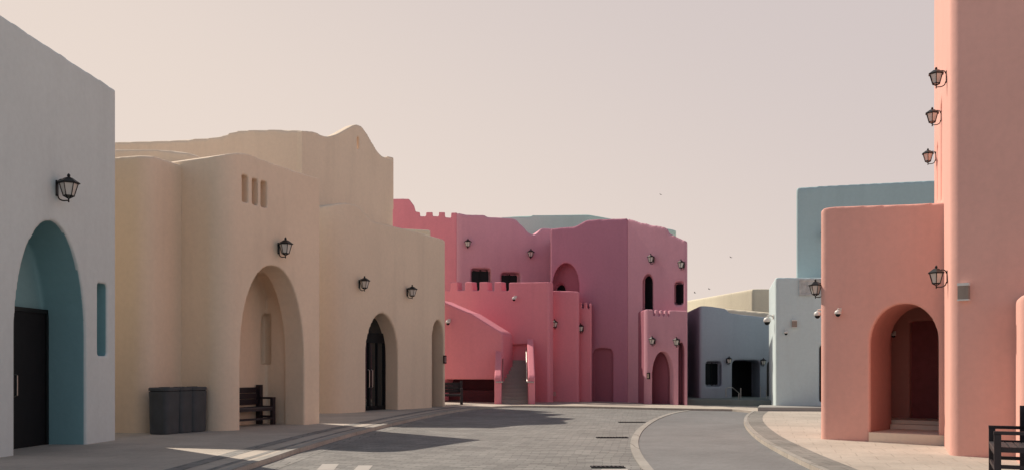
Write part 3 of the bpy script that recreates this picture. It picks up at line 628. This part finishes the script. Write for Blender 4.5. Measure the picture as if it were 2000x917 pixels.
def make_updown(): 
    r = thing('wall_light', (0, 0, 0), 'x', 'wall light', 'box shaped up and down wall lights')
    bm = bmesh.new(); box(bm, (.05, 0, 0), (.10, .15, .20)); bmesh.ops.bevel(bm, geom=bm.edges[:], offset=.006, segments=2); obj('body', bm, plain('light_grey_brown', (.30, .24, .20), .5), r, world=False)
    bm = bmesh.new(); box(bm, (.055, 0, .122), (.115, .16, .04)); obj('cap', bm, M['white'], r, world=False); bm = bmesh.new(); box(bm, (.055, 0, -.112), (.115, .16, .02)); obj('cap', bm, M['white'], r, world=False)
    return r
UD = make_updown(); p_ = FT.W(0, 0, 0); Ff = Facade(At, Bt); s_, d_ = Ff.sd(1884)
p_ = Ff.W(s_, 0, 0) - Ff.n * .002; p_.z = ZZ(571, d_); UD.location = p_; UD.rotation_euler = (0, 0, math.atan2(-Ff.n.y, -Ff.n.x)); UD['label'] = 'small box wall light on the shaded front of the salmon tower'
UD.scale = (1.15,) * 3; u2 = copy_tree(UD);  s_, d_ = FL.sd(1551); p_ = FL.W(s_, 0, 0) - FL.n * .002; p_.z = ZZ(632, d_); u2.location = p_; u2.rotation_euler = (0, 0, math.atan2(-FL.n.y, -FL.n.x)); u2['label'] = 'small box wall light on the pale blue-grey house'

def intercom(F, px, py, label, sc=1.0):
    s, d = F.sd(px); p = F.W(s, 0, 0) - F.n * .002; p.z = ZZ(py, d)
    r = thing('door_intercom', p, label, 'intercom', None, math.atan2(-F.n.y, -F.n.x))
    bm = bmesh.new(); box(bm, (.02, 0, 0), (.04, .16 * sc, .28 * sc)); obj('housing', bm, M['door'], r, world=False)
    bm = bmesh.new(); box(bm, (.042, 0, 0), (.006, .10 * sc, .20 * sc)); obj('faceplate', bm, M['steel'], r, world=False)
intercom(F3, 868, 701, 'dark intercom box at the end of the cream wing', 1.2)
intercom(P4, 1267, 733, 'dark intercom box beside the pink porch arch', 1.0)

# ------------------------------------------------------------------ benches and bins
def make_bench():
    r = thing('wooden_bench', (0, 0, 0), 'x', 'bench', 'black wooden benches')           # seat along x, faces -y
    L_, D_ = 1.5, .50
    bm = bmesh.new()
    for i in range(5): box(bm, (0, -.21 + i * .105, .43), (L_ - .16, .09, .03))
    obj('seat', bm, plain('worn_seat_wood', (.05, .045, .05), .5, 0, .5, .25, 6), r, world=False)
    bm = bmesh.new(); box(bm, (0, -.235, .385), (L_ - .14, .03, .07)); obj('front_rail', bm, M['wood'], r, world=False); bm = bmesh.new(); box(bm, (0, .215, .385), (L_ - .14, .03, .07)); obj('rear_rail', bm, M['wood'], r, world=False); bm = bmesh.new(); box(bm, (0, -.235, .16), (L_ - .14, .03, .05)); obj('stretcher', bm, M['wood'], r, world=False)
    bm = bmesh.new()
    for i in range(3): box(bm, (0, .245 + i * .012, .56 + i * .145), (L_ - .14, .03, .135))
    obj('backrest', bm, M['wood'], r, world=False)
    for s in (-1, 1):
        bm = bmesh.new(); box(bm, (s * (L_ / 2 - .04), -.0, .655), (.10, D_ + .02, .045)); obj('armrest', bm, M['wood'], r, world=False); bm = bmesh.new(); box(bm, (s * (L_ / 2 - .04), 0, .20), (.05, D_ - .12, .05)); obj('side_stretcher', bm, M['wood'], r, world=False); bm = bmesh.new(); box(bm, (s * (L_ / 2 - .04), 0, .43), (.05, D_ - .12, .07)); obj('side_rail', bm, M['wood'], r, world=False)
        bm = bmesh.new(); box(bm, (s * (L_ / 2 - .04), -.215, .32), (.10, .085, .64)); obj('leg', bm, M['wood'], r, world=False)
        bm = bmesh.new(); box(bm, (s * (L_ / 2 - .04), .215, .49), (.10, .13, .98)); obj('leg', bm, M['wood'], r, world=False)
    return r
BN = make_bench()
def place_bench(o, c, u, label, sc=1):
    o.location = (c[0], c[1], 0); o.rotation_euler = (0, 0, math.atan2(u[1], u[0])); o.scale = (sc,) * 3; o['label'] = label
s_, d_ = F2.sd(519, 1.1); c = F2.W(s_ - .78, 1.1, 0); place_bench(BN, c, F2.u, 'black wooden bench inside the cream archway', 1.12)
b2 = copy_tree(BN); u_ = Vector((-.42, -.907)); c = (7.05, 13.0); place_bench(b2, c, u_, 'black wooden bench at the right edge before the salmon tower', 1.0)
b3 = copy_tree(BN); place_bench(b3, G(868, 40.3), (1, .1), 'black wooden bench half hidden behind the end of the cream wing', 1.05)
def make_bin():
    r = thing('litter_bin', (0, 0, 0), 'x', 'litter bin', 'dark litter bins beside the cream wall')
    def ring(w, n=6, rad=.12):
        pts = []
        for cx, cy, a0 in ((1, 1, 0), (-1, 1, 90), (-1, -1, 180), (1, -1, 270)):
            for i in range(n + 1):
                a = math.radians(a0 + 90 * i / n); pts.append((cx * (w - rad) + rad * math.cos(a), cy * (w - rad) + rad * math.sin(a)))
        return pts
    def loft(bm, secs):
        rs = [[bm.verts.new((x, y, z)) for x, y in ring(w)] for w, z in secs]
        for a, b in zip(rs, rs[1:]):
            for k in range(len(a)): bm.faces.new((a[k], a[(k + 1) % len(a)], b[(k + 1) % len(a)], b[k]))
        bm.faces.new(rs[0]); bm.faces.new(rs[-1])
    bm = bmesh.new(); loft(bm, [(.25, .0), (.262, .03), (.278, .9), (.282, 1.0)]); obj('body', bm, M['bin'], r, world=False)
    bm = bmesh.new(); loft(bm, [(.262, 1.001), (.262, 1.018)]); obj('seam', bm, M['door'], r, world=False)
    bm = bmesh.new(); loft(bm, [(.284, 1.019), (.286, 1.07), (.27, 1.095)]); box(bm, (0, 0, 1.1), (.26, .12, .012)); obj('lid', bm, M['bin'], r, world=False)
    return r
BI = make_bin()
for i, (px, d, lb) in enumerate(((321, 21.75, 'dark grey litter bin closest to the pale blue house, fully seen'), (350, 22.2, 'dark grey litter bin in the middle of the row of three'), (375, 22.55, 'dark grey litter bin tucked against the rounded cream corner'))):
    o = BI if i == 0 else copy_tree(BI); o.location = G(px, d); o.rotation_euler = (0, 0, math.atan2(F1.u.y, F1.u.x)); o['label'] = lb

# ------------------------------------------------------------------ small things far off
lantern_on(Facade(G(1555, 37.6), G(1870, 36.4)), 1612, 458, 'lantern on the dusty teal block, almost hidden by the salmon wall', .9)
s_, d_ = W1.sd(1084); p_ = W1.W(s_, 0, 0) - W1.n * .003; p_.z = ZZ(768, d_)
r = thing('socket_box', p_, 'small pale pink socket box low on the pink wall right of the stair', 'socket box', None, math.atan2(-W1.n.y, -W1.n.x))
bm = bmesh.new(); box(bm, (.05, 0, 0), (.1, .24, .26)); bmesh.ops.bevel(bm, geom=bm.edges[:], offset=.015, segments=2); obj('housing', bm, M['pink'], r, world=False)
bm = bmesh.new(); box(bm, (.105, 0, 0), (.008, .18, .2)); obj('cover', bm, stucco('faded_pink_cover', (.6, .36, .36)), r, world=False)
def bird(px, py, d, label, sc=1.0, rz=.6):
    bm = bmesh.new(); lathe(bm, [(.006, -.16), (.03, -.1), (.045, 0), (.035, .08), (.028, .12), (.006, .17)], 8)
    bmesh.ops.rotate(bm, verts=bm.verts[:], matrix=Matrix.Rotation(math.radians(90), 3, 'X'))
    for s in (-1, 1):
        a = [bm.verts.new(v) for v in ((s * .02, -.05, .02), (s * .02, .06, .02), (s * .17, .05, .08), (s * .32, .0, .05), (s * .17, -.03, .08))]
        b = [bm.verts.new((v.co.x, v.co.y, v.co.z + .012)) for v in a]; bm.faces.new(a); bm.faces.new(b[::-1])
        for i in range(5): bm.faces.new((a[i], b[i], b[(i + 1) % 5], a[(i + 1) % 5]))
    o = obj('bird', bm, M['door']); o.location = (G(px, d).x, d, ZZ(py, d)); o.rotation_euler = (.2, .3, rz); o.scale = (sc * .7,) * 3
    tag(o, label, 'bird', 'tiny birds in the sky')
bird(1427, 502, 90, 'tiny dark bird in the sky midway between pink house and teal block'); bird(1290, 380, 100, 'tiny dark bird highest in the sky above the pink house')
bird(1357, 571, 70, 'tiny dark bird just above the straw yellow roof, nearer the pink house', .8, 1.2); bird(1385, 564, 70, 'tiny dark bird just above the straw yellow roof, farther from the pink house', .8, .9)
